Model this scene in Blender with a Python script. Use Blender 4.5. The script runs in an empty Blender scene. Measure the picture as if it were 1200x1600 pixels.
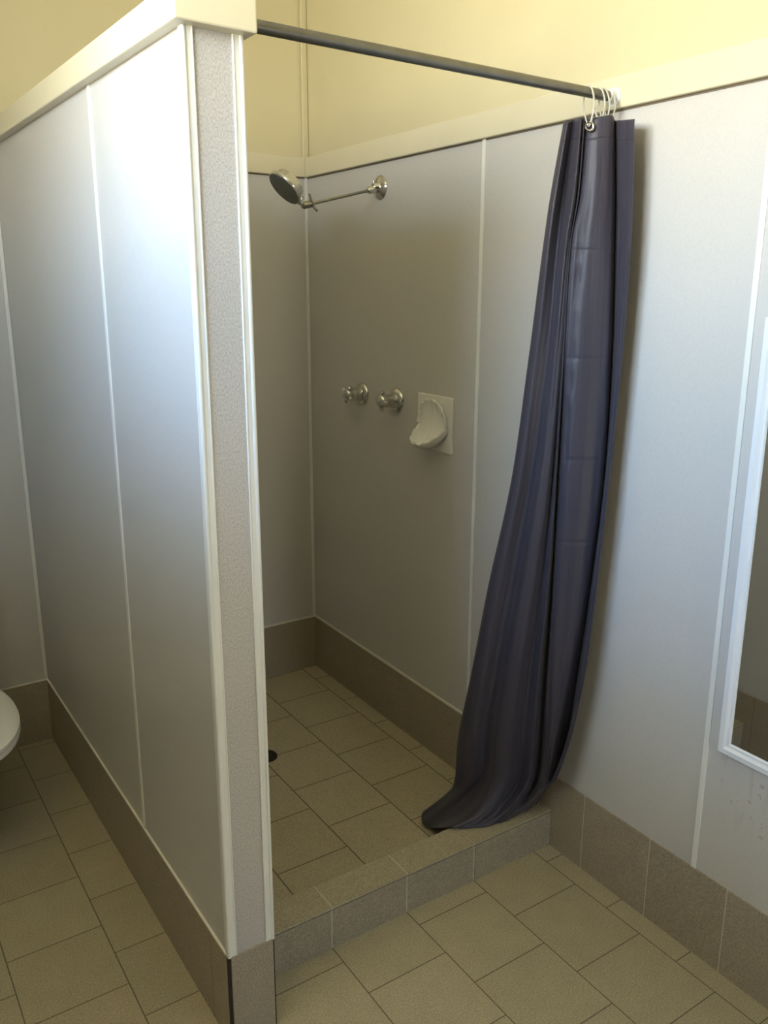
import bpy, bmesh, math, random
from math import sin, cos, pi, radians
from mathutils import Vector, Matrix
random.seed(4)
S = bpy.context.scene
COL = S.collection
# ------------------------------------------------------------------ room measures (metres)
D = 1.6716                       # depth of the shower, back wall plane
T = 0.1042                       # partition thickness
HB = 0.240                       # skirting tile height
ZP = 2.087                       # top of the partition panels
ZC = 3.0                         # ceiling
XL, YF = -1.22, -3.1            # left wall, front wall
FZ = 0.0137                      # shower floor
KY, KD, KH = 0.1347, 0.0986, 0.1233
rx = lambda y: 1.0 + 0.0093*y/D  # right wall runs very slightly out of square
px = lambda y: -T - 0.0091*y/D   # so does the partition's toilet side
rbase = lambda y: HB + 0.0095*y/D
rrail = lambda y: 2.0953 - 0.0135*y/D

# ------------------------------------------------------------------ helpers
def link(o, parent=None):
    COL.objects.link(o)
    if parent is not None:
        o.parent = parent
    return o
def tag(o, label=None, cat=None, group=None, kind=None):
    if label: o['label'] = label
    if cat: o['category'] = cat
    if group: o['group'] = group
    if kind: o['kind'] = kind
    return o
def empty(name, loc):
    o = bpy.data.objects.new(name, None); o.location = loc; o.empty_display_size = .05
    return link(o)
def org(parent):
    v = Vector((0, 0, 0)); p = parent
    while p is not None:
        v += p.location; p = p.parent
    return v
def obj(name, bm, mat, parent=None, smooth=False, angle=40, bevel=0, recalc=True):
    """links a bmesh given in world coordinates as ONE mesh object"""
    if recalc:
        bmesh.ops.recalc_face_normals(bm, faces=bm.faces[:])
    o_ = org(parent)
    if o_.length > 0:
        bmesh.ops.translate(bm, verts=bm.verts[:], vec=-o_)
    me = bpy.data.meshes.new(name); bm.to_mesh(me); bm.free()
    if mat is not None: me.materials.append(mat)
    if smooth:
        me.polygons.foreach_set('use_smooth', [True]*len(me.polygons))
        try: me.set_sharp_from_angle(angle=radians(angle))
        except Exception: pass
    o = bpy.data.objects.new(name, me); link(o, parent)
    if bevel:
        b = o.modifiers.new('edge', 'BEVEL'); b.width = bevel; b.segments = 2; b.limit_method = 'ANGLE'
    return o
def struct(name, bm, mat, parent=None, **k):
    o = obj(name, bm, mat, parent, **k)
    if parent is None: o['kind'] = 'structure'
    return o
def hexa(bm, p):
    """8 corners: bottom ring of 4 then top ring of 4"""
    v = [bm.verts.new(q) for q in p]
    for f in ((0,3,2,1), (4,5,6,7), (0,1,5,4), (1,2,6,5), (2,3,7,6), (3,0,4,7)):
        bm.faces.new([v[i] for i in f])
    return bm
def box(x0, x1, y0, y1, z0, z1, bm=None):
    bm = bm or bmesh.new()
    return hexa(bm, [(x0,y0,z0),(x1,y0,z0),(x1,y1,z0),(x0,y1,z0),(x0,y0,z1),(x1,y0,z1),(x1,y1,z1),(x0,y1,z1)])
def wallslab(fx, y0, y1, za0, za1, zb0, zb1, front, back, bm=None):
    """slab along y on a wall whose plane is fx(y); front/back are offsets in x; a at y0, b at y1"""
    bm = bm or bmesh.new()
    f0, k0, f1, k1 = fx(y0)+front, fx(y0)+back, fx(y1)+front, fx(y1)+back
    return hexa(bm, [(f0,y0,za0),(k0,y0,za0),(k1,y1,zb0),(f1,y1,zb0),(f0,y0,za1),(k0,y0,za1),(k1,y1,zb1),(f1,y1,zb1)])
def frame_of(d):
    d = Vector(d).normalized()
    a = Vector((0,0,1)) if abs(d.z) < .9 else Vector((1,0,0))
    u = d.cross(a).normalized(); return u, d.cross(u).normalized(), d
def tube(pts, r, seg=16, bm=None, closed=False, cap=True):
    bm = bm or bmesh.new(); pts = [Vector(p) for p in pts]; n = len(pts)
    rad = r if isinstance(r, (list, tuple)) else [r]*n
    rings = []; up = None
    for i, p in enumerate(pts):
        if closed: d = pts[(i+1) % n] - pts[i-1]
        else: d = pts[min(i+1, n-1)] - pts[max(i-1, 0)]
        d.normalize()
        if up is None: up = frame_of(d)[0]
        up = (up - d*up.dot(d)).normalized(); w = d.cross(up)
        rings.append([bm.verts.new(p + (up*cos(2*pi*k/seg) + w*sin(2*pi*k/seg))*rad[i]) for k in range(seg)])
    m = n if closed else n-1
    for i in range(m):
        A, B = rings[i], rings[(i+1) % n]
        for k in range(seg):
            bm.faces.new((A[k], A[(k+1) % seg], B[(k+1) % seg], B[k]))
    if cap and not closed:
        bm.faces.new(rings[0][::-1]); bm.faces.new(rings[-1])
    return bm
def lathe(origin, axis, prof, seg=40, bm=None):
    """prof: list of (distance along axis, radius)"""
    bm = bm or bmesh.new(); u, w, d = frame_of(axis); o = Vector(origin); rings = []
    for t, r in prof:
        if r < 1e-6: rings.append([bm.verts.new(o + d*t)])
        else: rings.append([bm.verts.new(o + d*t + (u*cos(2*pi*k/seg) + w*sin(2*pi*k/seg))*r) for k in range(seg)])
    for A, B in zip(rings, rings[1:]):
        for k in range(seg):
            k2 = (k+1) % seg
            if len(A) == 1 and len(B) == 1: continue
            if len(A) == 1: bm.faces.new((A[0], B[k], B[k2]))
            elif len(B) == 1: bm.faces.new((A[k], A[k2], B[0]))
            else: bm.faces.new((A[k], A[k2], B[k2], B[k]))
    for R in (rings[0], rings[-1]):
        if len(R) > 1: bm.faces.new(R)
    return bm
def loft(rings, bm=None, cap0=True, cap1=True):
    bm = bm or bmesh.new(); V = [[bm.verts.new(p) for p in R] for R in rings]; n = len(V[0])
    for A, B in zip(V, V[1:]):
        for k in range(n): bm.faces.new((A[k], A[(k+1) % n], B[(k+1) % n], B[k]))
    if cap0: bm.faces.new(V[0][::-1])
    if cap1: bm.faces.new(V[-1])
    return bm

# ------------------------------------------------------------------ materials
def lin(c): return tuple((x/12.92 if x <= .04045 else ((x+.055)/1.055)**2.4) for x in c)
class N:
    def __init__(s, name):
        s.m = bpy.data.materials.new(name); s.m.use_nodes = True; s.t = s.m.node_tree
        s.t.nodes.clear()
        s.out = s.n('ShaderNodeOutputMaterial'); s.b = s.n('ShaderNodeBsdfPrincipled'); s.l(s.b.outputs[0], s.out.inputs[0])
    def n(s, t, **k):
        x = s.t.nodes.new(t)
        for a, v in k.items(): setattr(x, a, v)
        return x
    def l(s, a, b): s.t.links.new(a, b)
    def inp(s, x, **k):
        for a, v in k.items():
            x.inputs[a.replace('_', ' ')].default_value = v
        return x
    def math(s, op, a, b=None, c=None):
        x = s.n('ShaderNodeMath', operation=op)
        for i, v in enumerate((a, b, c)):
            if v is None: continue
            if hasattr(v, 'is_output'): s.l(v, x.inputs[i])
            else: x.inputs[i].default_value = v
        return x.outputs[0]
    def pos(s): return s.n('ShaderNodeTexCoord').outputs['Object']
    def geo(s): return s.n('ShaderNodeNewGeometry').outputs['Position']
    def noise(s, vec, scale, detail=2, rough=.5):
        x = s.n('ShaderNodeTexNoise'); s.l(vec, x.inputs['Vector'])
        x.inputs['Scale'].default_value = scale; x.inputs['Detail'].default_value = detail; x.inputs['Roughness'].default_value = rough
        return x.outputs['Fac']
    def ramp(s, fac, *st):
        x = s.n('ShaderNodeValToRGB'); s.l(fac, x.inputs[0]); e = x.color_ramp.elements
        while len(e) < len(st): e.new(.5)
        for i, (p, c) in enumerate(st):
            e[i].position = p; e[i].color = (*c, 1) if len(c) == 3 else c
        return x.outputs[0]
    def mix(s, fac, a, b, mode='MIX'):
        x = s.n('ShaderNodeMix', data_type='RGBA', blend_type=mode)
        for i, v in ((0, fac), (6, a), (7, b)):
            if hasattr(v, 'is_output'): s.l(v, x.inputs[i])
            elif isinstance(v, (int, float)): x.inputs[i].default_value = v
            else: x.inputs[i].default_value = (*v, 1)
        return x.outputs[2]
    def bump(s, h, strength=.2, dist=.002, prev=None):
        x = s.n('ShaderNodeBump'); s.l(h, x.inputs['Height'])
        x.inputs['Strength'].default_value = strength; x.inputs['Distance'].default_value = dist
        if prev is not None: s.l(prev, x.inputs['Normal'])
        return x.outputs[0]
    def done(s, col=None, rough=.5, nor=None, metal=0, spec=.5, **k):
        if col is not None:
            if hasattr(col, 'is_output'): s.l(col, s.b.inputs['Base Color'])
            else: s.b.inputs['Base Color'].default_value = (*col, 1)
        if hasattr(rough, 'is_output'): s.l(rough, s.b.inputs['Roughness'])
        else: s.b.inputs['Roughness'].default_value = rough
        if nor is not None: s.l(nor, s.b.inputs['Normal'])
        s.b.inputs['Metallic'].default_value = metal
        s.b.inputs['Specular IOR Level'].default_value = spec
        for a, v in k.items(): s.b.inputs[a.replace('_', ' ')].default_value = v
        return s.m
def plain(name, col, rough=.45, var=.05, scale=6, bump=0, bscale=120, metal=0, spec=.5, **k):
    g = N(name); P = g.geo()
    f = g.noise(P, scale, 3)
    c = g.ramp(f, (.3, tuple(x*(1-var) for x in col)), (.7, tuple(min(1, x*(1+var)) for x in col)))
    nor = g.bump(g.noise(P, bscale, 2), bump, .001) if bump else None
    return g.done(c, rough, nor, metal, spec, **k)
def panel_mat(name, col, speck, scale, rough=.38, bump=.15, stains=False):
    """pale laminate with a fine woven speckle"""
    g = N(name); P = g.geo()
    mp = g.n('ShaderNodeMapping'); g.l(P, mp.inputs[0]); mp.inputs['Scale'].default_value = (1, 1, .55)
    f1 = g.noise(mp.outputs[0], scale, 2, .6)
    f2 = g.noise(P, 3.0, 3)
    dark = tuple(x*(1-speck) for x in col); lite = tuple(min(1, x*(1+speck*.6)) for x in col)
    c = g.ramp(f1, (.33, dark), (.5, col), (.68, lite))
    c = g.mix(g.math('MULTIPLY', f2, .08), c, (.45, .40, .34))
    if stains:                                   # small rust and grime marks below the mirror frame
        sep = g.n('ShaderNodeSeparateXYZ'); g.l(P, sep.inputs[0]); y, z = sep.outputs[1], sep.outputs[2]
        def band(v, a, b, s_):
            lo = g.n('ShaderNodeMapRange', interpolation_type='SMOOTHSTEP'); g.l(v, lo.inputs[0]); lo.inputs[1].default_value = a-s_; lo.inputs[2].default_value = a+s_
            hi = g.n('ShaderNodeMapRange', interpolation_type='SMOOTHSTEP'); g.l(v, hi.inputs[0]); hi.inputs[1].default_value = b-s_; hi.inputs[2].default_value = b+s_; hi.inputs[3].default_value = 1; hi.inputs[4].default_value = 0
            return g.math('MULTIPLY', lo.outputs[0], hi.outputs[0])
        m = g.math('MULTIPLY', band(y, -.62, -.43, .02), band(z, .42, .60, .03))
        spots = g.math('GREATER_THAN', g.noise(P, 55, 1), .70)
        mp2 = g.n('ShaderNodeMapping'); g.l(P, mp2.inputs[0]); mp2.inputs['Scale'].default_value = (1, 1, .18)
        runs = g.n('ShaderNodeMapRange'); g.l(g.noise(mp2.outputs[0], 40, 2), runs.inputs[0]); runs.inputs[1].default_value = .55; runs.inputs[2].default_value = .75
        tot = g.math('MULTIPLY', m, g.math('MAXIMUM', g.math('MULTIPLY', spots, .42), g.math('MULTIPLY', runs.outputs[0], .28)))
        c = g.mix(tot, c, (.33, .19, .08))
    return g.done(c, rough, g.bump(f1, bump, .0008), spec=.4)
def tile_mat(name, u, v, u0, v0, bw, rh, off, tile, mortar, msize=.0016, rough=.42):
    """ceramic tile in running bond; u/v say which world axes carry the bricks and the rows"""
    g = N(name); P = g.geo()
    sep = g.n('ShaderNodeSeparateXYZ'); g.l(P, sep.inputs[0])
    cmb = g.n('ShaderNodeCombineXYZ')
    g.l(g.math('SUBTRACT', sep.outputs[u], u0), cmb.inputs[0]); g.l(g.math('SUBTRACT', sep.outputs[v], v0), cmb.inputs[1])
    br = g.n('ShaderNodeTexBrick', offset=off, offset_frequency=2, squash=1, squash_frequency=2)
    g.l(cmb.outputs[0], br.inputs['Vector'])
    g.inp(br, Scale=1.0, Mortar_Size=msize, Mortar_Smooth=.15, Bias=0.0, Brick_Width=bw, Row_Height=rh)
    br.inputs['Color1'].default_value = (.42, .42, .42, 1); br.inputs['Color2'].default_value = (.58, .58, .58, 1); br.inputs['Mortar'].default_value = (.5, .5, .5, 1)
    f1 = g.noise(P, 240, 2, .7); f2 = g.noise(P, 14, 4, .6)
    c = g.ramp(f1, (.32, tuple(x*.60 for x in tile)), (.5, tile), (.68, tuple(min(1, x*1.38) for x in tile)))
    c = g.mix(.35, c, g.ramp(f2, (.3, tuple(x*.86 for x in tile)), (.7, tuple(x*1.1 for x in tile))))
    c = g.mix(.25, c, br.outputs['Color'], 'OVERLAY')
    c = g.mix(br.outputs['Fac'], c, mortar)
    h = g.math('SUBTRACT', g.math('MULTIPLY', f1, .12), br.outputs['Fac'])
    r = g.math('ADD', g.math('MULTIPLY', br.outputs['Fac'], .4), rough)
    return g.done(c, r, g.bump(h, .35, .0012), spec=.4)

TILE = (.405, .352, .238); SKT = (.365, .31, .232); DGROUT = (.15, .125, .085); LGROUT = (.62, .57, .48)
M = {}
M['panel'] = panel_mat('wall laminate', (.59, .572, .545), .055, 420)
M['panel_stained'] = panel_mat('wall laminate with rust marks', (.59, .572, .545), .055, 420, stains=True)
M['endpanel'] = panel_mat('coarse speckled laminate', (.53, .50, .47), .24, 380, bump=.5)
M['paint'] = plain('cream wall paint', (.61, .555, .365), .5, .03, 2.5, .08, 90)
M['rail'] = plain('cream gloss timber paint', (.68, .625, .455), .35, .03, 4, .05, 40)
M['trim'] = plain('white plastic strip', (.80, .79, .74), .35, .03, 8)
M['dado'] = panel_mat('brown laminate', (.09, .072, .05), .1, 300)
M['sealant'] = plain('pale sealant', (.80, .76, .66), .5, .06, 20)
M['ceiling'] = plain('ceiling paint', (.88, .86, .78), .7, .02, 2)
M['grout'] = plain('dark open joint', (.035, .028, .02), .9)
M['floor'] = tile_mat('floor tile', 1, 0, .196, -.008, .24, .2350, .5, TILE, DGROUT)
M['showerfloor'] = tile_mat('shower floor tile', 1, 0, .222, -.008, .24, .2360, .5, tuple(x*1.17 for x in TILE), (.12, .095, .06), .0018)
M['skirt_y'] = tile_mat('skirting tile along depth', 1, 2, 0, -1, .2435, 5, 0, SKT, LGROUT, .0014)
M['skirt_plain'] = tile_mat('skirting tile tight joints', 1, 2, .1, -1, 2.5, 5, 0, SKT, DGROUT, .0008)
M['skirt_x'] = tile_mat('skirting tile along width', 0, 2, -.008, -1, .2355, 5, 0, SKT, LGROUT, .0014)
M['kerbtop'] = tile_mat('kerb tile', 0, 1, -.006, -1, .2345, 5, 0, TILE, LGROUT, .0014)
M['chrome'] = plain('chrome', (.62, .61, .58), .12, .05, 20, metal=1)
M['steel'] = plain('dull steel tube', (.19, .185, .165), .34, .1, 30, metal=.85)
M['facegrey'] = plain('grey rubber nozzle plate', (.13, .135, .12), .5, .06, 200, .5, 420)
M['ceramic'] = plain('white glazed ceramic', (.80, .79, .75), .12, .02, 5)
M['plastic'] = plain('white plastic', (.78, .80, .82), .35, .02, 5)
M['clear'] = plain('milky clear plastic', (.85, .83, .74), .25, .02, 5, Transmission_Weight=.45, IOR=1.4)
g = N('mirror silver'); M['mirror'] = g.done((.80, .82, .80), .015, metal=1)
M['drain'] = plain('dark drain grate', (.05, .045, .035), .4, .1, 60, metal=.6)
M['skirt_x_plain'] = tile_mat('end skirting tile', 0, 2, .3, -1, 2.5, 5, 0, SKT, DGROUT, .0008)
M['ceramic_chrome'] = plain('satin chrome plastic', (.60, .60, .57), .2, .03, 20, metal=.75)
M['plastic_seat'] = plain('white toilet seat plastic', (.80, .79, .74), .25, .02, 5)
M['kerbfront'] = tile_mat('kerb front tile', 0, 2, -.008, -1, .2345, 5, 0, SKT, LGROUT, .0014)
M['kerbplain'] = tile_mat('kerb end tile', 0, 2, .1, -1, 2.5, 5, 0, TILE, LGROUT, .0014)
M['rail_shade'] = plain('painted shade under rail', (.19, .15, .10), .8)  # brown colour for the shade line painted in below the rails
M['dark_chrome'] = plain('chrome toned for dark reflections', (.30, .29, .26), .2, .08, 40, metal=1)  # dark surroundings' reflection put into the chrome colour
WINDOW = (-1.2, .12, 1.90, 2.70)
WT = .38                          # thickness of the outer wall, a deep window reveal
EXPOSURE = -.04
# bright sunlit ground below the horizon, blue sky above it, darkened overhead to keep steep light off the lower walls
SKYRAMP = [(0, (.80,.72,.52)), (.40, (1.10,.97,.74)), (.5, (1.14,1.04,.88)), (.56, (.95,.97,1.03)), (.64, (.50,.71,1.0)), (.73, (.38,.59,1.0)), (.80, (.20,.26,.37)), (.86, (.03,.035,.045)), (1, (.02,.022,.025))]
SKYE = 46
FILL_WIN = (.30, .78, .62, 1.02)       # unseen low window added in the front wall as fill for the shower

# ------------------------------------------------------------------ the setting
struct('floor', box(XL, 1.02, YF, D, -.05, 0), M['floor'])
fl = struct('floor_shower', box(0, 1.012, KY+KD-.002, D, .0005, FZ), M['showerfloor'])
struct('ceiling', box(XL-WT, 1.09, YF-.09, D+.1, ZC, ZC+.05), M['ceiling'])

def rail_y(name, fx, y0, y1, zf, front, parent=None):
    """timber rail with eased edge along a wall in y"""
    bm = bmesh.new()
    a0, a1 = zf(y0), zf(y1)
    return obj(name, wallslab(fx, y0, y1, a0, a0+.075, a1, a1+.072, front, 0), M['rail'], parent, bevel=.003)

# right wall: painted carcass, laminate sheets, joint strips
wr = struct('wall_right', wallslab(rx, YF, D, 0, ZC, 0, ZC, .006, .08), M['paint'])
JR = (-1.327, -.382, .564)
ys = [YF] + list(JR) + [D]
for i, (a, b) in enumerate(zip(ys, ys[1:])):
    za, zb = rbase(max(a, 0))-.004, rbase(max(b, 0))-.004
    o = obj('wall_panel', wallslab(rx, a+.001, b-.001, za, rrail(a)+.005, zb, rrail(b)+.005, 0, .0065), M['panel_stained'] if i in (1,) else M['panel'], wr)
for y in JR:
    obj('joint_strip', wallslab(rx, y-.0075, y+.0075, rbase(max(y, 0)), rrail(y)+.002, rbase(max(y, 0)), rrail(y)+.002, -.0030, .001), M['trim'], wr, bevel=.0015)
obj('corner_strip', box(rx(D)-.013, rx(D)-.0005, D-.004, D-.0002, rbase(D), rrail(D)), M['trim'], wr, bevel=.0012)
obj('corner_bead', box(rx(D)-.020, rx(D)+.005, D-.010, D-.0002, rrail(D)+.06, ZC), M['paint'], wr, bevel=.004)
obj('shade_strip', wallslab(rx, YF, D, rrail(YF)-.0045, rrail(YF)+.001, rrail(D)-.0045, rrail(D)+.001, -.0012, .001), M['rail_shade'], wr)  # thin strip that paints in the shade under the rail
t1 = rail_y('trim_1', rx, YF, D, rrail, -.016); t1['kind'] = 'structure'

# back wall
wb = struct('wall_back', box(XL-.05, 1.09, D+.006, D+.09, 0, ZC), M['paint'])
zr = rrail(D)
obj('wall_panel', box(0, rx(D), D, D+.0065, rbase(D)-.004, zr+.005), M['panel'], wb)
obj('wall_panel', box(XL, px(D), D, D+.0065, HB-.004, zr+.005), M['panel'], wb)
obj('corner_strip', box(px(D)-.012, px(D)-.0005, D-.004, D-.0002, HB, zr), M['trim'], wb, bevel=.0012)
obj('shade_strip', box(0, rx(D), D-.0012, D, zr-.0045, zr+.001), M['rail_shade'], wb)  # same painted shade below the back rail
struct('trim_2', box(0, rx(D)-.016, D-.016, D+.004, zr, zr+.072), M['rail'], bevel=.003)
struct('trim_3', box(XL, px(D), D-.016, D+.004, zr, zr+.072), M['rail'], bevel=.003)

# left wall with the high window that lights the room
WY0, WY1, WZ0, WZ1 = WINDOW
bm = bmesh.new()
for (a, b, c, d) in ((YF, D, 0, WZ0), (YF, D, WZ1, ZC), (YF, WY0, WZ0, WZ1), (WY1, D, WZ0, WZ1)):
    box(XL-WT, XL-.006, a, b, c, d, bm)
wl = struct('wall_left', bm, M['paint'])
ZL = min(2.08, WZ0-.08)
obj('wall_panel', box(XL-.0065, XL, YF, D, HB-.004, ZL), M['dado'], wl)
struct('trim_4', box(XL-.004, XL+.014, YF, D, ZL, ZL+.06), M['rail'], bevel=.003)
bm = bmesh.new()
for (a, b, c, d) in ((WY0, WY1, WZ0, WZ0+.035), (WY0, WY1, WZ1-.035, WZ1), (WY0, WY0+.035, WZ0+.035, WZ1-.035), (WY1-.035, WY1, WZ0+.035, WZ1-.035), ((WY0+WY1)/2-.015, (WY0+WY1)/2+.015, WZ0+.035, WZ1-.035)):
    box(XL-WT+.01, XL-WT+.05, a, b, c, d, bm)
w1 = struct('window_1', bm, M['trim'])
g = N('clear window glass')
tr = g.n('ShaderNodeBsdfTransparent'); gl = g.n('ShaderNodeBsdfGlossy'); mx = g.n('ShaderNodeMixShader')
tr.inputs[0].default_value = (.92, .94, .93, 1); gl.inputs['Roughness'].default_value = .02; mx.inputs[0].default_value = .06
g.l(tr.outputs[0], mx.inputs[1]); g.l(gl.outputs[0], mx.inputs[2]); g.l(mx.outputs[0], g.out.inputs[0])
obj('glass_pane', box(XL-WT+.028, XL-WT+.032, WY0+.03, WY1-.03, WZ0+.03, WZ1-.03), g.m, w1)
# front wall behind the photographer
VX0, VX1, VZ0, VZ1 = FILL_WIN
bm = bmesh.new()
for (a, c, d, e) in ((XL-.05, 1.09, 0, VZ0), (XL-.05, 1.09, VZ1, ZC), (XL-.05, VX0, VZ0, VZ1), (VX1, 1.09, VZ0, VZ1)):
    box(a, c, YF-.12, YF-.006, d, e, bm)
wf = struct('wall_front', bm, M['paint'])
bm = bmesh.new()
for (a, c, d, e) in ((XL, 1.0, HB-.004, VZ0), (XL, 1.0, VZ1, 2.09), (XL, VX0, VZ0, VZ1), (VX1, 1.0, VZ0, VZ1)):
    box(a, c, YF-.0065, YF, d, e, bm)
obj('wall_panel', bm, M['dado'], wf)
bm = bmesh.new()
for (a, c, d, e) in ((VX0, VX1, VZ0, VZ0+.03), (VX0, VX1, VZ1-.03, VZ1), (VX0, VX0+.03, VZ0+.03, VZ1-.03), (VX1-.03, VX1, VZ0+.03, VZ1-.03)):
    box(a, c, YF-.10, YF-.06, d, e, bm)
fill_w = struct('fill_window', bm, M['trim'])  # added window, lets fill light into the shower
obj('glass_pane', box(VX0+.025, VX1-.025, YF-.082, YF-.078, VZ0+.025, VZ1-.025), g.m, fill_w)
struct('trim_5', box(XL, 1.0, YF-.004, YF+.016, 2.09, 2.162), M['rail'], bevel=.003)

# skirting tiles
SK = .0045
struct('baseboard_right', wallslab(rx, YF, KY, 0, HB, 0, HB+.0008, -SK, 0), M['skirt_y'])
br = struct('baseboard_shower', wallslab(rx, KY, D, FZ-.002, rbase(KY), FZ-.002, rbase(D), -SK, 0), M['skirt_plain'])
obj('sealant_bead', wallslab(rx, KY, D, rbase(KY)-.002, rbase(KY)+.007, rbase(D)-.002, rbase(D)+.007, -SK-.001, 0), M['sealant'], br, bevel=.0015)
bb = struct('baseboard_back', box(0, rx(D)-SK, D-SK, D, FZ-.002, rbase(D)), M['skirt_plain'])
obj('sealant_bead', box(0, rx(D)-SK, D-SK-.001, D, rbase(D)-.002, rbase(D)+.007), M['sealant'], bb, bevel=.0015)
bt = struct('baseboard_toilet', box(XL, px(D)-SK, D-SK, D, 0, HB), M['skirt_plain'])
obj('sealant_bead', box(XL, px(D)-SK, D-SK-.001, D, HB-.001, HB+.003), M['sealant'], bt)
struct('baseboard_left', box(XL, XL+SK, YF, D-SK, 0, HB), M['skirt_plain'])
struct('baseboard_front', box(XL+SK, 1.0-SK, YF, YF+SK, 0, HB), M['skirt_plain'])

# partition between the toilet and the shower
wp = struct('wall_partition', hexa(bmesh.new(), [(-T+.004,.004,0),(-.004,.004,0),(-.004,D,0),(px(D)+.004,D,0),(-T+.004,.004,ZP),(-.004,.004,ZP),(-.004,D,ZP),(px(D)+.004,D,ZP)]), M['grout'])
JL = .565
for a, b in ((.006, JL), (JL, D)):
    obj('side_panel', wallslab(px, a, b, HB, ZP, HB, ZP, 0, .006), M['panel'], wp)
obj('joint_strip', wallslab(px, JL-.007, JL+.007, HB, ZP, HB, ZP, -.003, .001), M['trim'], wp, bevel=.0013)
obj('shower_panel', box(-.006, 0, .006, D, HB, ZP), M['panel'], wp)
obj('end_panel', box(-T+.003, -.003, 0, .006, HB, ZP), M['endpanel'], wp)
def corner_trim(x, s):
    # flat flange on the end face, rounded nose on the corner, short return on the side
    bm = box(min(x, x+s*.0165), max(x, x+s*.0165), -.0022, .0005, HB-.001, ZP)
    box(min(x-s*.003, x+s*.001), max(x-s*.003, x+s*.001), -.0015, .014, HB-.001, ZP, bm)
    tube([(x+s*.0005, .0, HB-.001), (x+s*.0005, .0, ZP)], .0046, 12, bm)
    tube([(x+s*.0155, -.0012, HB-.001), (x+s*.0155, -.0012, ZP)], .0022, 10, bm)
    return obj('corner_trim', bm, M['trim'], wp, smooth=True)
corner_trim(-T, 1); corner_trim(0, -1)
ct = obj('side_skirting', wallslab(px, .0055, D, 0, HB, 0, HB, -SK, .003), M['skirt_plain'], wp)
obj('sealant_bead', wallslab(px, .012, D, HB-.001, HB+.0035, HB-.001, HB+.0035, -SK-.0005, 0), M['sealant'], wp)
obj('end_skirting', box(-T+.003, -.0015, -SK, .003, 0, HB), M['skirt_x_plain'], wp)
obj('shower_skirting', box(-.005, SK, .006, D-SK, 0, HB), M['skirt_plain'], wp)
obj('skirting_joint', box(-T-.0035, .0035, .0006, .006, 0, HB-.002), M['grout'], wp)
# timber cap along the top of the partition
hx = lambda y: px(y)-.024
CX1 = .0185
trim6 = struct('trim_6', hexa(bmesh.new(), [(hx(0),-.03,ZP),(CX1,-.03,ZP),(CX1,D,ZP-.002),(hx(D),D,ZP-.002),(hx(0),-.03,ZP+.058),(CX1,-.03,ZP+.058),(CX1,D,ZP+.056),(hx(D),D,ZP+.056)]), M['rail'], bevel=.0035)

# ------------------------------------------------------------------ shower kerb
k = empty('shower_kerb', (.5, KY+KD/2, 0)); tag(k, 'low tiled kerb across the shower opening, under the curtain hem', 'kerb')
x1 = rx(KY)-.0005
obj('core', box(.001, x1, KY+.003, KY+KD, 0, KH-.003), M['grout'], k)
xe = .699
obj('front_tile', box(.001, xe, KY, KY+.004, 0, KH-.0085), M['kerbfront'], k, bevel=.001)
obj('front_tile', box(xe+.0012, x1, KY, KY+.004, 0, KH-.0085), M['skirt_plain'], k, bevel=.001)
obj('top_tile', box(xe+.0012, x1, KY-.0005, KY+KD+.001, KH-.0060, KH), M['kerbplain'], k, bevel=.001)
obj('top_tile', box(.001, xe, KY-.0005, KY+KD+.001, KH-.0060, KH), M['kerbtop'], k, bevel=.001)
obj('back_tile', box(.001, x1-.004, KY+KD-.001, KY+KD+.003, FZ, KH-.0062), M['skirt_plain'], k)

# ------------------------------------------------------------------ drain
dr = empty('floor_drain', (.478, 1.078, FZ)); tag(dr, 'small round dark drain set in the shower floor tiles', 'drain')
obj('rim', lathe((.478, 1.078, FZ), (0,0,1), [(0,.046),(.0025,.045),(.003,.043),(.003,.037),(.0005,.036)]), M['drain'], dr, smooth=True)
bm = lathe((.478, 1.078, FZ), (0,0,1), [(.0003,.036),(.0006,.036),(.0006,.001)])
for i in range(-3, 4):
    w = (.034**2-(i*.0095)**2)**.5
    box(.478+i*.0095-.0022, .478+i*.0095+.0022, 1.078-w, 1.078+w, FZ+.0004, FZ+.0026, bm)
obj('grate', bm, M['drain'], dr)

# ------------------------------------------------------------------ curtain rod
RY, RZ, RR = .0495, 2.121, .0118
rd = empty('curtain_rod', (.5, RY, RZ)); tag(rd, 'grey metal tube spanning from the partition cap to the right wall', 'curtain rod')
obj('pole', tube([(CX1, RY, RZ), (rx(RY)-.016, RY, RZ)], RR, 24), M['steel'], rd, smooth=True)
for x, s in ((CX1, 1), (rx(RY)-.016, -1)):
    big = s < 0
    obj('end_flange', lathe((x, RY, RZ), (s,0,0), [(0,.0215),(.004,.0215),(.007,.0165),(.022 if big else .008,.0150),(.024 if big else .009,RR)] if big else [(0,.0135),(.002,.0135),(.003,RR)], 32), M['plastic'] if big else M['steel'], rd, smooth=True)

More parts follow.
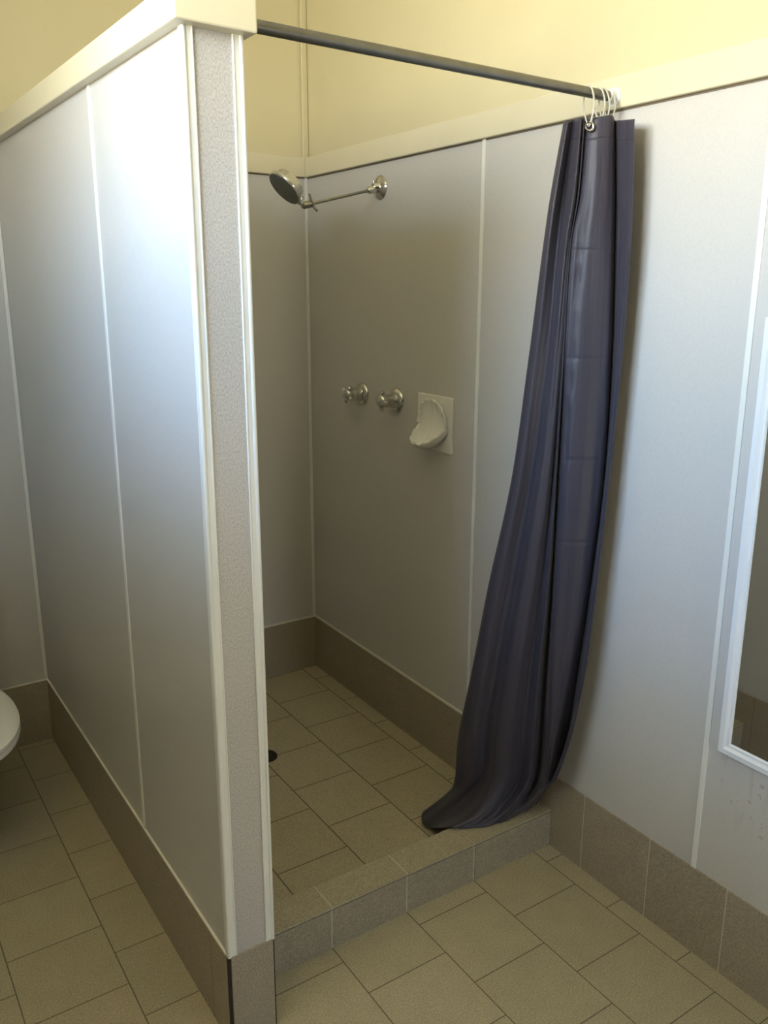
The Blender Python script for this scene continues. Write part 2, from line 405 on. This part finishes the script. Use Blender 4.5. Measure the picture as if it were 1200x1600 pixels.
# ------------------------------------------------------------------ shower curtain
CURTAIN = [
    [(0.9112,0.1183,2.0667), (0.8784,0.1087,2.0632), (0.8627,0.0792,2.0575), (0.8874,0.0856,2.0654), (0.8754,0.0523,2.0637), (0.8758,0.0463,2.0629), (0.8976,0.0640,2.0678), (0.8842,0.0464,2.0639), (0.8973,0.0531,2.0663), (0.8937,0.0368,2.0623), (0.9060,0.0161,2.0650), (0.9318,0.0044,2.0691), (0.9599,0.0216,2.0635), (0.9501,0.0002,2.0595), (0.9461,-0.0155,2.0570), (0.9300,-0.0673,2.0509), (0.9392,-0.0454,2.0535)],
    [(0.9017,0.1363,1.9070), (0.8646,0.1268,1.9036), (0.8492,0.0924,1.8999), (0.8897,0.1079,1.9040), (0.8685,0.0575,1.8987), (0.8708,0.0490,1.8982), (0.8946,0.0687,1.9014), (0.8808,0.0483,1.8988), (0.8939,0.0571,1.9004), (0.8894,0.0397,1.8988), (0.9060,0.0138,1.8980), (0.9384,-0.0031,1.8991), (0.9706,0.0145,1.9027), (0.9593,-0.0083,1.9001), (0.9543,-0.0251,1.8985), (0.9318,-0.0773,1.8930), (0.9436,-0.0549,1.8955)],
    [(0.8910,0.1471,1.7691), (0.8548,0.1365,1.7675), (0.8398,0.1018,1.7661), (0.8708,0.1050,1.7673), (0.8597,0.0664,1.7659), (0.8670,0.0606,1.7660), (0.8730,0.0623,1.7663), (0.8752,0.0602,1.7663), (0.8794,0.0622,1.7665), (0.8830,0.0461,1.7662), (0.9033,0.0165,1.7662), (0.9426,-0.0072,1.7670), (0.9760,0.0092,1.7686), (0.9647,-0.0138,1.7676), (0.9587,-0.0295,1.7670), (0.9342,-0.0798,1.7648), (0.9460,-0.0573,1.7658)],
    [(0.8708,0.1588,1.4960), (0.8365,0.1507,1.4978), (0.8264,0.1155,1.5006), (0.8543,0.1074,1.5003), (0.8525,0.0752,1.5027), (0.8622,0.0669,1.5029), (0.8703,0.0660,1.5027), (0.8736,0.0626,1.5029), (0.8787,0.0632,1.5026), (0.8810,0.0496,1.5035), (0.9036,0.0185,1.5050), (0.9498,-0.0136,1.5058), (0.9812,0.0003,1.5037), (0.9705,-0.0202,1.5056), (0.9635,-0.0329,1.5067), (0.9376,-0.0749,1.5106), (0.9475,-0.0537,1.5087)],
    [(0.8498,0.1798,1.1689), (0.8140,0.1732,1.1743), (0.8082,0.1336,1.1824), (0.8395,0.1279,1.1799), (0.8381,0.0896,1.1872), (0.8506,0.0715,1.1892), (0.8783,0.0834,1.1837), (0.8688,0.0617,1.1889), (0.9032,0.0896,1.1797), (0.8805,0.0501,1.1898), (0.9006,0.0215,1.1928), (0.9517,-0.0155,1.1939), (0.9822,-0.0008,1.1875), (0.9694,-0.0191,1.1925), (0.9614,-0.0308,1.1956), (0.9303,-0.0676,1.2062), (0.9398,-0.0461,1.2010)],
    [(0.8192,0.2174,0.8508), (0.7794,0.2148,0.8594), (0.7786,0.1703,0.8729), (0.8128,0.1615,0.8688), (0.8163,0.1185,0.8811), (0.8368,0.0924,0.8850), (0.8719,0.0968,0.8768), (0.8688,0.0688,0.8858), (0.9112,0.0972,0.8690), (0.8845,0.0531,0.8874), (0.9019,0.0272,0.8918), (0.9427,0.0006,0.8918), (0.9733,0.0152,0.8814), (0.9620,-0.0045,0.8896), (0.9552,-0.0176,0.8949), (0.9245,-0.0548,0.9120), (0.9337,-0.0329,0.9036)],
    [(0.8090,0.2544,0.5839), (0.7628,0.2540,0.5961), (0.7650,0.2020,0.6158), (0.8054,0.1989,0.6065), (0.8038,0.1477,0.6270), (0.8261,0.1191,0.6324), (0.8674,0.1215,0.6208), (0.8683,0.0863,0.6343), (0.9206,0.1118,0.6107), (0.8921,0.0625,0.6374), (0.9060,0.0393,0.6429), (0.9374,0.0234,0.6409), (0.9717,0.0389,0.6259), (0.9590,0.0173,0.6377), (0.9515,0.0031,0.6452), (0.9201,-0.0402,0.6703), (0.9306,-0.0164,0.6583)],
    [(0.8241,0.3229,0.3397), (0.7718,0.3200,0.3573), (0.7809,0.2520,0.3860), (0.8140,0.2384,0.3820), (0.8073,0.1790,0.4117), (0.8313,0.1476,0.4188), (0.8808,0.1496,0.4025), (0.8820,0.1079,0.4214), (0.9406,0.1339,0.3911), (0.9117,0.0783,0.4260), (0.9190,0.0600,0.4322), (0.9479,0.0579,0.4242), (0.9856,0.0790,0.4026), (0.9701,0.0540,0.4190), (0.9595,0.0389,0.4293), (0.9168,-0.0066,0.4638), (0.9300,0.0206,0.4470)],
    [(0.8577,0.3769,0.1567), (0.8020,0.3689,0.1801), (0.8072,0.2959,0.2158), (0.8277,0.2655,0.2243), (0.8209,0.2044,0.2581), (0.8451,0.1717,0.2665), (0.8990,0.1772,0.2450), (0.8978,0.1317,0.2687), (0.9556,0.1588,0.2348), (0.9257,0.1039,0.2734), (0.9298,0.0870,0.2806), (0.9569,0.0981,0.2655), (0.9857,0.1186,0.2450), (0.9742,0.1020,0.2575), (0.9606,0.0859,0.2705), (0.9104,0.0343,0.3144), (0.9262,0.0652,0.2931)],
    [(0.8845,0.4687,0.0500), (0.8372,0.4490,0.0750), (0.7770,0.3696,0.1000), (0.7894,0.3008,0.1350), (0.7598,0.2092,0.1633), (0.7833,0.1841,0.1684), (0.8282,0.1782,0.1635), (0.8505,0.1471,0.1854), (0.9009,0.1574,0.1742), (0.9083,0.1274,0.2007), (0.9280,0.1214,0.2098), (0.9571,0.1301,0.2078), (0.9798,0.1453,0.1982), (0.9840,0.1417,0.2052), (0.9805,0.1332,0.2153), (0.9581,0.1083,0.2384), (0.9657,0.1295,0.2268)],
    [(0.8045,0.4595,0.0220), (0.7382,0.4462,0.0400), (0.7075,0.4096,0.0350), (0.7124,0.3747,0.0300), (0.6764,0.2364,0.1280), (0.7111,0.2070,0.1270), (0.7516,0.1850,0.1260), (0.7942,0.1713,0.1260), (0.8367,0.1655,0.1260), (0.8756,0.1664,0.1260), (0.9135,0.1684,0.1260), (0.9477,0.1716,0.1270), (0.9715,0.1746,0.1300), (0.9920,0.1832,0.1300), (0.9920,0.1890,0.1300), (0.9920,0.1960,0.1300), (0.9920,0.2069,0.1300)],
]
def cr(p0, p1, p2, p3, t):
    return .5*((2*p1) + (p2-p0)*t + (2*p0-5*p1+4*p2-p3)*t*t + (3*p1-p0-3*p2+p3)*t*t*t)
def resample(pts, n):
    m = len(pts)-1; out = []
    for i in range(n+1):
        f = i/n*m; a = min(int(f), m-1); t = f-a
        g_ = lambda q: pts[max(0, min(m, q))]
        out.append(cr(g_(a-1), g_(a), g_(a+1), g_(a+2), t))
    return out
ctl = [[Vector(p) for p in row] for row in CURTAIN]
NU, NV = 192, 150
cols = [resample([ctl[j][c] for j in range(len(ctl))], NV) for c in range(len(ctl[0]))]
grid = [resample([cols[c][v] for c in range(len(cols))], NU) for v in range(NV+1)]
cu = empty('shower_curtain', (.9, .06, KH)); tag(cu, 'dark blue grey shower curtain bunched to the right, hem trailing over the kerb', 'curtain')
bm = bmesh.new(); uv = bm.loops.layers.uv.new('UVMap')
ARC = [0]
for a_, b_ in zip(grid[NV//2], grid[NV//2][1:]): ARC.append(ARC[-1] + (b_-a_).length)
V = []
for v, row in enumerate(grid):
    R = []
    for u, p in enumerate(row):
        f, h = u/NU, v/NV
        # fine soft creases running down the cloth
        a = .0013*sin(f*71+2.1*sin(h*5)) + .0007*sin(f*133+h*7+1.3) + .0012*sin(f*47-h*23)
        sm = math.exp(-((f-.580)/.012)**2)*max(0, min(1, (h-.17)*20, (.46-h)*12))
        a += sm*(.0030*sin(h*150+2*sin(h*61)) + .0016*sin(h*247))
        a *= min(1, h*6)
        q = p + Vector((-.7, -.7, 0))*a
        lim = rx(q.y) - .0065
        if q.x > lim: q.x = lim
        q.z = max(q.z, FZ+.004)
        if q.y < KY+KD+.004 and q.y > KY-.004: q.z = max(q.z, KH+.003)
        R.append(bm.verts.new(q))
    V.append(R)
for v in range(NV):
    for u in range(NU):
        fc = bm.faces.new((V[v][u], V[v+1][u], V[v+1][u+1], V[v][u+1]))
        for lp, (uu, vv) in zip(fc.loops, ((u, v), (u, v+1), (u+1, v+1), (u+1, v))):
            lp[uv].uv = (ARC[uu], vv/NV)
g = N('blue grey satin polyester')
sep = g.n('ShaderNodeSeparateXYZ'); g.l(g.n('ShaderNodeUVMap').outputs[0], sep.inputs[0]); U, Vv = sep.outputs[0], sep.outputs[1]
st = g.math('SINE', g.math('MULTIPLY', U, 2*pi/.036))
st = g.math('MULTIPLY_ADD', g.math('GREATER_THAN', st, -.1), 1.0, 0.0)
weave = g.noise(g.geo(), 700, 1)
col = g.mix(st, (.045, .040, .058), (.054, .048, .067))
col = g.mix(g.math('MULTIPLY', weave, .3), col, (.030, .028, .042))
def crease(c, w): return g.math('MAXIMUM', 0.0, g.math('SUBTRACT', 1.0, g.math('MULTIPLY', g.math('ABSOLUTE', g.math('SUBTRACT', Vv, c)), 1/w)))
cz = crease(.022+.013, .0016)
mid = g.math('MULTIPLY', g.math('GREATER_THAN', U, ARC[int(.53*NU)]), g.math('LESS_THAN', U, ARC[int(.70*NU)]))
for c_ in (.200, .300, .383, .455):
    cz = g.math('MAXIMUM', cz, g.math('MULTIPLY', mid, crease(c_, .0032)))
wr_ = g.n('ShaderNodeTexNoise'); mpp = g.n('ShaderNodeMapping'); g.l(g.n('ShaderNodeUVMap').outputs[0], mpp.inputs[0]); mpp.inputs['Scale'].default_value = (26, 9, 1); g.l(mpp.outputs[0], wr_.inputs[0]); wr_.inputs['Scale'].default_value = 3; wr_.inputs['Detail'].default_value = 3
hgt = g.math('ADD', g.math('MULTIPLY', cz, -.6), g.math('MULTIPLY', wr_.outputs[0], .9))
M['curtain'] = g.done(col, g.math('MULTIPLY_ADD', st, -.08, .58), g.bump(hgt, .45, .004), spec=.45, Sheen_Weight=.12, Sheen_Roughness=.4)
cl = obj('fabric', bm, M['curtain'], cu, smooth=True, angle=180, recalc=False)
so = cl.modifiers.new('cloth', 'SOLIDIFY'); so.thickness = .0012; so.offset = 0
# eyelets in the top hem
def surf(f, h): return grid[int(round(h*NV))][int(round(f*NU))]
def eyelet(p, nrm):
    bm = bmesh.new(); u, w, d = frame_of(nrm)
    tube([Vector(p) + (u*cos(2*pi*k/24) + w*sin(2*pi*k/24))*.0088 for k in range(24)], .0028, 8, bm, closed=True)
    return obj('eyelet', bm, M['chrome'], cu, smooth=True)
EYE = Vector((0.8835,0.0272,2.0418))
ed = (Vector((-.6856,-1.5264,1.9))-EYE); ed.z = 0
eyelet(EYE, ed)

# ------------------------------------------------------------------ rings
def ring_mesh(p, low):
    top = Vector((p[0], RY, RZ+RR+.0022)); n = 36; pts = []
    low = Vector(low)
    c = (top+low)/2; a = (top-low)/2; side = Vector((.10, 1, 0)).normalized()
    hw = .0190
    for k in range(n):
        t = 2*pi*k/n
        # egg shape, wide round the rod and narrow through the eyelet
        s_ = sin(t); w = hw*(1 if cos(t) > 0 else 1-.45*abs(cos(t)))
        pts.append(c + a*cos(t) + side*s_*w)
    return tube(pts, .0021, 10, closed=True)
RING_LABELS = [
    ('milky plastic ring farthest along the rod from the wall, threaded through the visible eyelet', .896, EYE+Vector((.001, .003, .002))),
    ('second milky plastic ring from the front eyelet, over the flat curtain panel', .930, Vector((.925, .034, 2.056))),
    ('third milky plastic ring from the front eyelet, close beside its neighbour', .945, Vector((.942, .034, 2.056))),
    ('milky plastic curtain ring nearest the right wall and rod end cap', .967, Vector((.962, .038, 2.054))),
]
for lab, x, low in RING_LABELS:
    bm = ring_mesh((x,), low)
    r_ = obj('curtain_ring', bm, M['clear'], None, smooth=True)
    tag(r_, lab, 'curtain ring', 'rings hanging the shower curtain')

# ------------------------------------------------------------------ shower head on its arm
FL = Vector((rx(1.128), 1.128, 2.003)); KN = Vector((.730, 1.128, 1.932))
sh = empty('shower_rose', FL); tag(sh, 'chrome shower rose with grey round face on a straight arm from the right wall', 'shower head')
obj('wall_flange', lathe(FL, (-1,0,0), [(0,.040),(.003,.040),(.010,.034),(.014,.022),(.020,.017),(.030,.015),(.034,.011)]), M['chrome'], sh, smooth=True)
ad = (KN-FL).normalized()
bm = tube([FL+ad*.026, FL+ad*.05, FL+ad*.056], [.0135,.0125,.008], 20)
obj('ball_joint', bm, M['chrome'], sh, smooth=True)
bm = tube([FL+ad*.030+Vector((0,0,.008)), FL+ad*.030+Vector((0,0,.026))], .0045, 10)
obj('set_screw', bm, M['chrome'], sh, smooth=True)
obj('arm', tube([FL+ad*.045, KN-ad*.01], .0050, 16), M['dark_chrome'], sh, smooth=True)
obj('swivel_joint', tube([KN-ad*.012, KN-ad*.008, KN+ad*.026, KN+ad*.032], [.007,.0115,.0115,.006], 20), M['dark_chrome'], sh, smooth=True)
kp = KN-ad*.006
obj('clamp_lever', tube([kp+Vector((-.010,-.004,.030)), kp+Vector((-.003,-.008,.006)), kp+Vector((.006,-.010,-.014)), kp+Vector((.016,-.010,-.022))], [.0035,.0045,.0045,.004], 10), M['dark_chrome'], sh, smooth=True)
HN = Vector((-.72, 0, -.69)).normalized(); HE = Vector((.69, 0, -.72)).normalized()
HC = Vector((.637, 1.128, 1.972)); HRAD = .063
obj('neck', tube([KN+ad*.026+Vector((0,0,.004)), HC+HE*(HRAD+.006)-HN*.014, HC+HE*(HRAD-.004)-HN*.026, HC+HE*(HRAD-.022)-HN*.028], [.008,.0085,.011,.012], 16), M['chrome'], sh, smooth=True)
hb_ = obj('head', lathe(HC, -HN, [(0,HRAD-.003),(.004,HRAD),(.009,HRAD),(.012,HRAD-.006),(.016,HRAD-.010),(.034,HRAD-.013),(.039,HRAD-.018),(.041,.001)]), M['ceramic_chrome'], sh, smooth=True)
bm = lathe(HC, HN, [(-.001,HRAD-.003),(.0012,HRAD-.004),(.0022,HRAD-.008),(.003,.001)])
obj('face_plate', bm, M['facegrey'], hb_, smooth=True)
bm = bmesh.new(); u_, w_, d_ = frame_of(HN)
for R_, n_ in ((.012,6),(.024,12),(.036,18),(.048,24)):
    for k_ in range(n_):
        a_ = 2*pi*k_/n_; p_ = HC+HN*.0022+(u_*cos(a_)+w_*sin(a_))*R_
        lathe(p_, HN, [(0,.0016),(.0018,.0012)], 8, bm)
obj('nozzle_plate_studs', bm, M['facegrey'], hb_, smooth=True)['kind'] = 'stuff'

# ------------------------------------------------------------------ taps
def make_tap(y, z, rot, label):
    o = Vector((rx(y), y, z)); A = (-1, 0, 0)
    t = empty('shower_tap', o); tag(t, label, 'tap', 'shower taps on the right wall')
    obj('flange', lathe(o, A, [(0,.043),(.002,.043),(.008,.040),(.014,.030),(.017,.021),(.019,.019)]), M['chrome'], t, smooth=True)
    obj('spindle_cover', lathe(o, A, [(.013,.0285),(.022,.0255),(.034,.0230),(.046,.0235),(.052,.0225)]), M['chrome'], t, smooth=True)
    h = obj('handle', lathe(o, A, [(.050,.019),(.054,.0235),(.066,.0245),(.074,.022),(.079,.015),(.081,.001)]), M['chrome'], t, smooth=True)
    for k_ in range(4):
        a_ = rot + k_*pi/2
        e = Vector((0, cos(a_), sin(a_))); c = o + Vector((-.064, 0, 0))
        obj('lug', tube([c+e*.014, c+e*.026, c+e*.033, c+e*.036], [.0100,.0095,.0088,.005], 14), M['chrome'], h, smooth=True)
    b_ = obj('button', lathe(o+Vector((-.080,0,0)), A, [(-.001,.0125),(.002,.0125),(.004,.010),(.0045,.001)]), M['chrome'], h, smooth=True)
    return t
make_tap(1.255, 1.281, .55, 'chrome cross-handle tap nearer the back corner, left of the other tap')
make_tap(1.018, 1.283, .15, 'chrome cross-handle tap beside the white soap dish')

# ------------------------------------------------------------------ soap dish
sy, sz = .778, 1.234; X0 = rx(sy)
sd = empty('soap_dish', (X0, sy, sz)); tag(sd, 'white scallop shell soap dish on a rectangular wall tile beside the taps', 'soap dish')
obj('back_plate', box(X0-.009, X0-.0002, sy-.0985, sy+.0985, sz-.0925, sz+.0925), M['ceramic'], sd, bevel=.003)
HZ = sz-.006
def shell_pt(w, t, under=False):
    """w -1..1 across the shell, t 0..1 from the top of the fan down and out to the lip of the scoop"""
    ph = math.acos(max(-1, min(1, w))); c = max(0, 1-abs(w)**2.3)**.5
    sc = 1 + .028*cos(15*ph)
    top = .086*c*sc; L = .012 + .076*c*sc
    P0 = (-.024, top); P3 = (-L, -.058*c)
    P1 = (-.004, top*.45 - .012*c); P2 = (-.014-.014*c, -.098*c)
    if under: P1, P2 = (-.008, -.060*c), (-.045*c-.010, -.100*c); P0 = (-.008, -.034*c)
    s_ = 1-t
    x = P0[0]*s_**3 + 3*P1[0]*s_*s_*t + 3*P2[0]*s_*t*t + P3[0]*t**3
    z = P0[1]*s_**3 + 3*P1[1]*s_*s_*t + 3*P2[1]*s_*t*t + P3[1]*t**3
    if not under:
        f = .0032*cos(15*ph)*abs(2*t-1)**2.2*min(1, c*1.6)
        x -= f*max(0, 1-2*t)**.5; z += f*max(0, 2*t-1)**.5
    return Vector((X0+x, sy+.080*w*(1-.06*t), HZ+z))
def shell_grid(NW, NT, under=False):
    bm = bmesh.new()
    G = [[bm.verts.new(shell_pt(-cos(pi*i/NW), j/NT, under)) for j in range(NT+1)] for i in range(NW+1)]
    for i in range(NW):
        for j in range(NT): bm.faces.new((G[i][j], G[i+1][j], G[i+1][j+1], G[i][j+1]))
    bmesh.ops.remove_doubles(bm, verts=bm.verts[:], dist=1e-5)
    return bm
shl = obj('shell', shell_grid(96, 36), M['ceramic'], sd, smooth=True, angle=180)
so = shl.modifiers.new('thick', 'SOLIDIFY'); so.thickness = .005; so.offset = 0
und = obj('bowl_underside', shell_grid(72, 20, True), M['ceramic'], sd, smooth=True, angle=180)
so = und.modifiers.new('thick', 'SOLIDIFY'); so.thickness = .003; so.offset = 0

# ------------------------------------------------------------------ mirror
MY1, MY0, MZ0, MZ1 = -.424, -.98, .598, 1.62
mr = empty('wall_mirror', (rx(-.7), -.7, MZ0)); tag(mr, 'white framed mirror on the right wall, partly out of frame', 'mirror')
FW = .030
xw = lambda y: rx(y)-.0002
bm = bmesh.new()
X = xw(-.7)
prof = [(0,0),(-.014,.0),(-.019,.004),(-.019,.016),(-.013,.022),(-.013,.028),(-.010,FW),(0,FW)]
corner = [(MY0,MZ0,1,1),(MY1,MZ0,-1,1),(MY1,MZ1,-1,-1),(MY0,MZ1,1,-1)]
RG = [[bm.verts.new((X+a_, y_+sy_*b_, z_+sz_*b_)) for (a_, b_) in prof] for (y_, z_, sy_, sz_) in corner]
for i in range(4):
    A_, B_ = RG[i], RG[(i+1) % 4]
    for k_ in range(len(prof)): k2 = (k_+1) % len(prof); bm.faces.new((A_[k_], A_[k2], B_[k2], B_[k_]))
obj('frame', bm, M['plastic'], mr, smooth=True, angle=35)
obj('mirror_glass', box(X-.008, X-.003, MY0+FW-.004, MY1-FW+.004, MZ0+FW-.004, MZ1-FW+.004), M['mirror'], mr)

# ------------------------------------------------------------------ toilet at the left edge
TX, TYW, TYF = -.499, 1.12, .835     # centre line, widest point of the seat, front tip
tl = empty('toilet', (TX, 1.2, 0)); tag(tl, 'white toilet with closed lid, only its rounded side showing at left edge', 'toilet')
def egg(cy, a_f, a_b, b, z, n=56):
    R = []
    for k_ in range(n):
        t = 2*pi*k_/n; c = cos(t); e = .92
        yy = -(a_f if c > 0 else a_b)*math.copysign(abs(c)**e, c); xx = b*math.copysign(abs(sin(t))**e, sin(t))
        R.append(Vector((TX+xx, cy+yy, z)))
    return R
af = TYW-TYF
obj('bowl', loft([egg(TYW+.14,.15,.26,.085,0), egg(TYW+.14,.155,.26,.088,.03), egg(TYW+.14,.14,.26,.075,.12), egg(TYW+.10,.17,.28,.090,.22), egg(TYW+.04,.20,.32,.125,.31), egg(TYW,af-.06,.38,.150,.355), egg(TYW,af-.035,.38,.164,.385)]), M['ceramic'], tl, smooth=True, angle=50)
obj('seat', loft([egg(TYW,af-.008,.30,.183,.387), egg(TYW,af-.001,.31,.190,.391), egg(TYW,af,.31,.191,.402), egg(TYW,af-.005,.30,.186,.407)]), M['plastic_seat'], tl, smooth=True, angle=50)
obj('lid', loft([egg(TYW,af-.007,.30,.184,.4085), egg(TYW,af,.31,.191,.412), egg(TYW,af,.31,.191,.421), egg(TYW,af-.015,.29,.177,.431), egg(TYW,.18,.2,.12,.435), egg(TYW,.03,.03,.03,.436)]), M['plastic_seat'], tl, smooth=True, angle=50)
cs = obj('cistern', box(TX-.165, TX+.165, 1.47, D-.006, .392, .74), M['ceramic'], tl, bevel=.015)
cl_ = obj('cistern_lid', box(TX-.170, TX+.170, 1.463, D-.006, .741, .772), M['ceramic'], tl, bevel=.008)
obj('flush_button', lathe((TX, 1.56, .772), (0,0,1), [(0,.03),(.004,.03),(.006,.026),(.006,.001)]), M['chrome'], cl_, smooth=True)

# ------------------------------------------------------------------ light
W = bpy.data.worlds.new('sky'); S.world = W; W.use_nodes = True
nt = W.node_tree; bg = nt.nodes['Background']
tc = nt.nodes.new('ShaderNodeTexCoord'); sp = nt.nodes.new('ShaderNodeSeparateXYZ'); nt.links.new(tc.outputs['Generated'], sp.inputs[0])
mr_ = nt.nodes.new('ShaderNodeMapRange'); nt.links.new(sp.outputs[2], mr_.inputs[0]); mr_.inputs[1].default_value = -1; mr_.inputs[2].default_value = 1
cr_ = nt.nodes.new('ShaderNodeValToRGB'); nt.links.new(mr_.outputs[0], cr_.inputs[0])
e_ = cr_.color_ramp.elements
for p_, c_ in SKYRAMP: 
    q_ = e_.new(p_); q_.color = (*c_, 1)
e_.remove(e_[0]); e_.remove(e_[-1])
nt.links.new(cr_.outputs[0], bg.inputs[0]); bg.inputs[1].default_value = SKYE
def portal(w, h, loc, rot):
    pl_ = bpy.data.lights.new('window_portal', 'AREA'); pl_.shape = 'RECTANGLE'; pl_.size = w; pl_.size_y = h; pl_.cycles.is_portal = True
    po = bpy.data.objects.new('window_portal', pl_); COL.objects.link(po); po.location = loc; po.rotation_euler = rot
portal(WY1-WY0, WZ1-WZ0, (XL-WT-.01, (WY0+WY1)/2, (WZ0+WZ1)/2), (pi/2, 0, -pi/2))
portal(VX1-VX0, VZ1-VZ0, ((VX0+VX1)/2, YF-.13, (VZ0+VZ1)/2), (pi/2, 0, 0))


# ------------------------------------------------------------------ camera
cam = bpy.data.cameras.new('camera'); co = bpy.data.objects.new('camera', cam); COL.objects.link(co); S.camera = co
yaw, pitch, roll = .6203, -.2526, .0148
F = Vector((sin(yaw)*cos(pitch), cos(yaw)*cos(pitch), sin(pitch)))
R0 = Vector((cos(yaw), -sin(yaw), 0)); U0 = R0.cross(F)
Rr = R0*cos(roll) + U0*sin(roll); Ur = -R0*sin(roll) + U0*cos(roll)
mt = Matrix((Rr, Ur, -F)).transposed().to_4x4(); mt.translation = Vector((-.6856, -1.5264, 1.669))
co.matrix_world = mt
cam.sensor_fit = 'VERTICAL'; cam.sensor_height = 24; cam.sensor_width = 18
cam.lens = 1341.9/1600*24
cam.shift_x = -63.2/1600; cam.shift_y = -2.9/1600
cam.clip_start = .02
v = S.view_settings
S.display_settings.display_device = 'sRGB'
v.view_transform = 'Standard'; v.look = 'None'; v.gamma = 1; v.use_curve_mapping = False; v.exposure = EXPOSURE
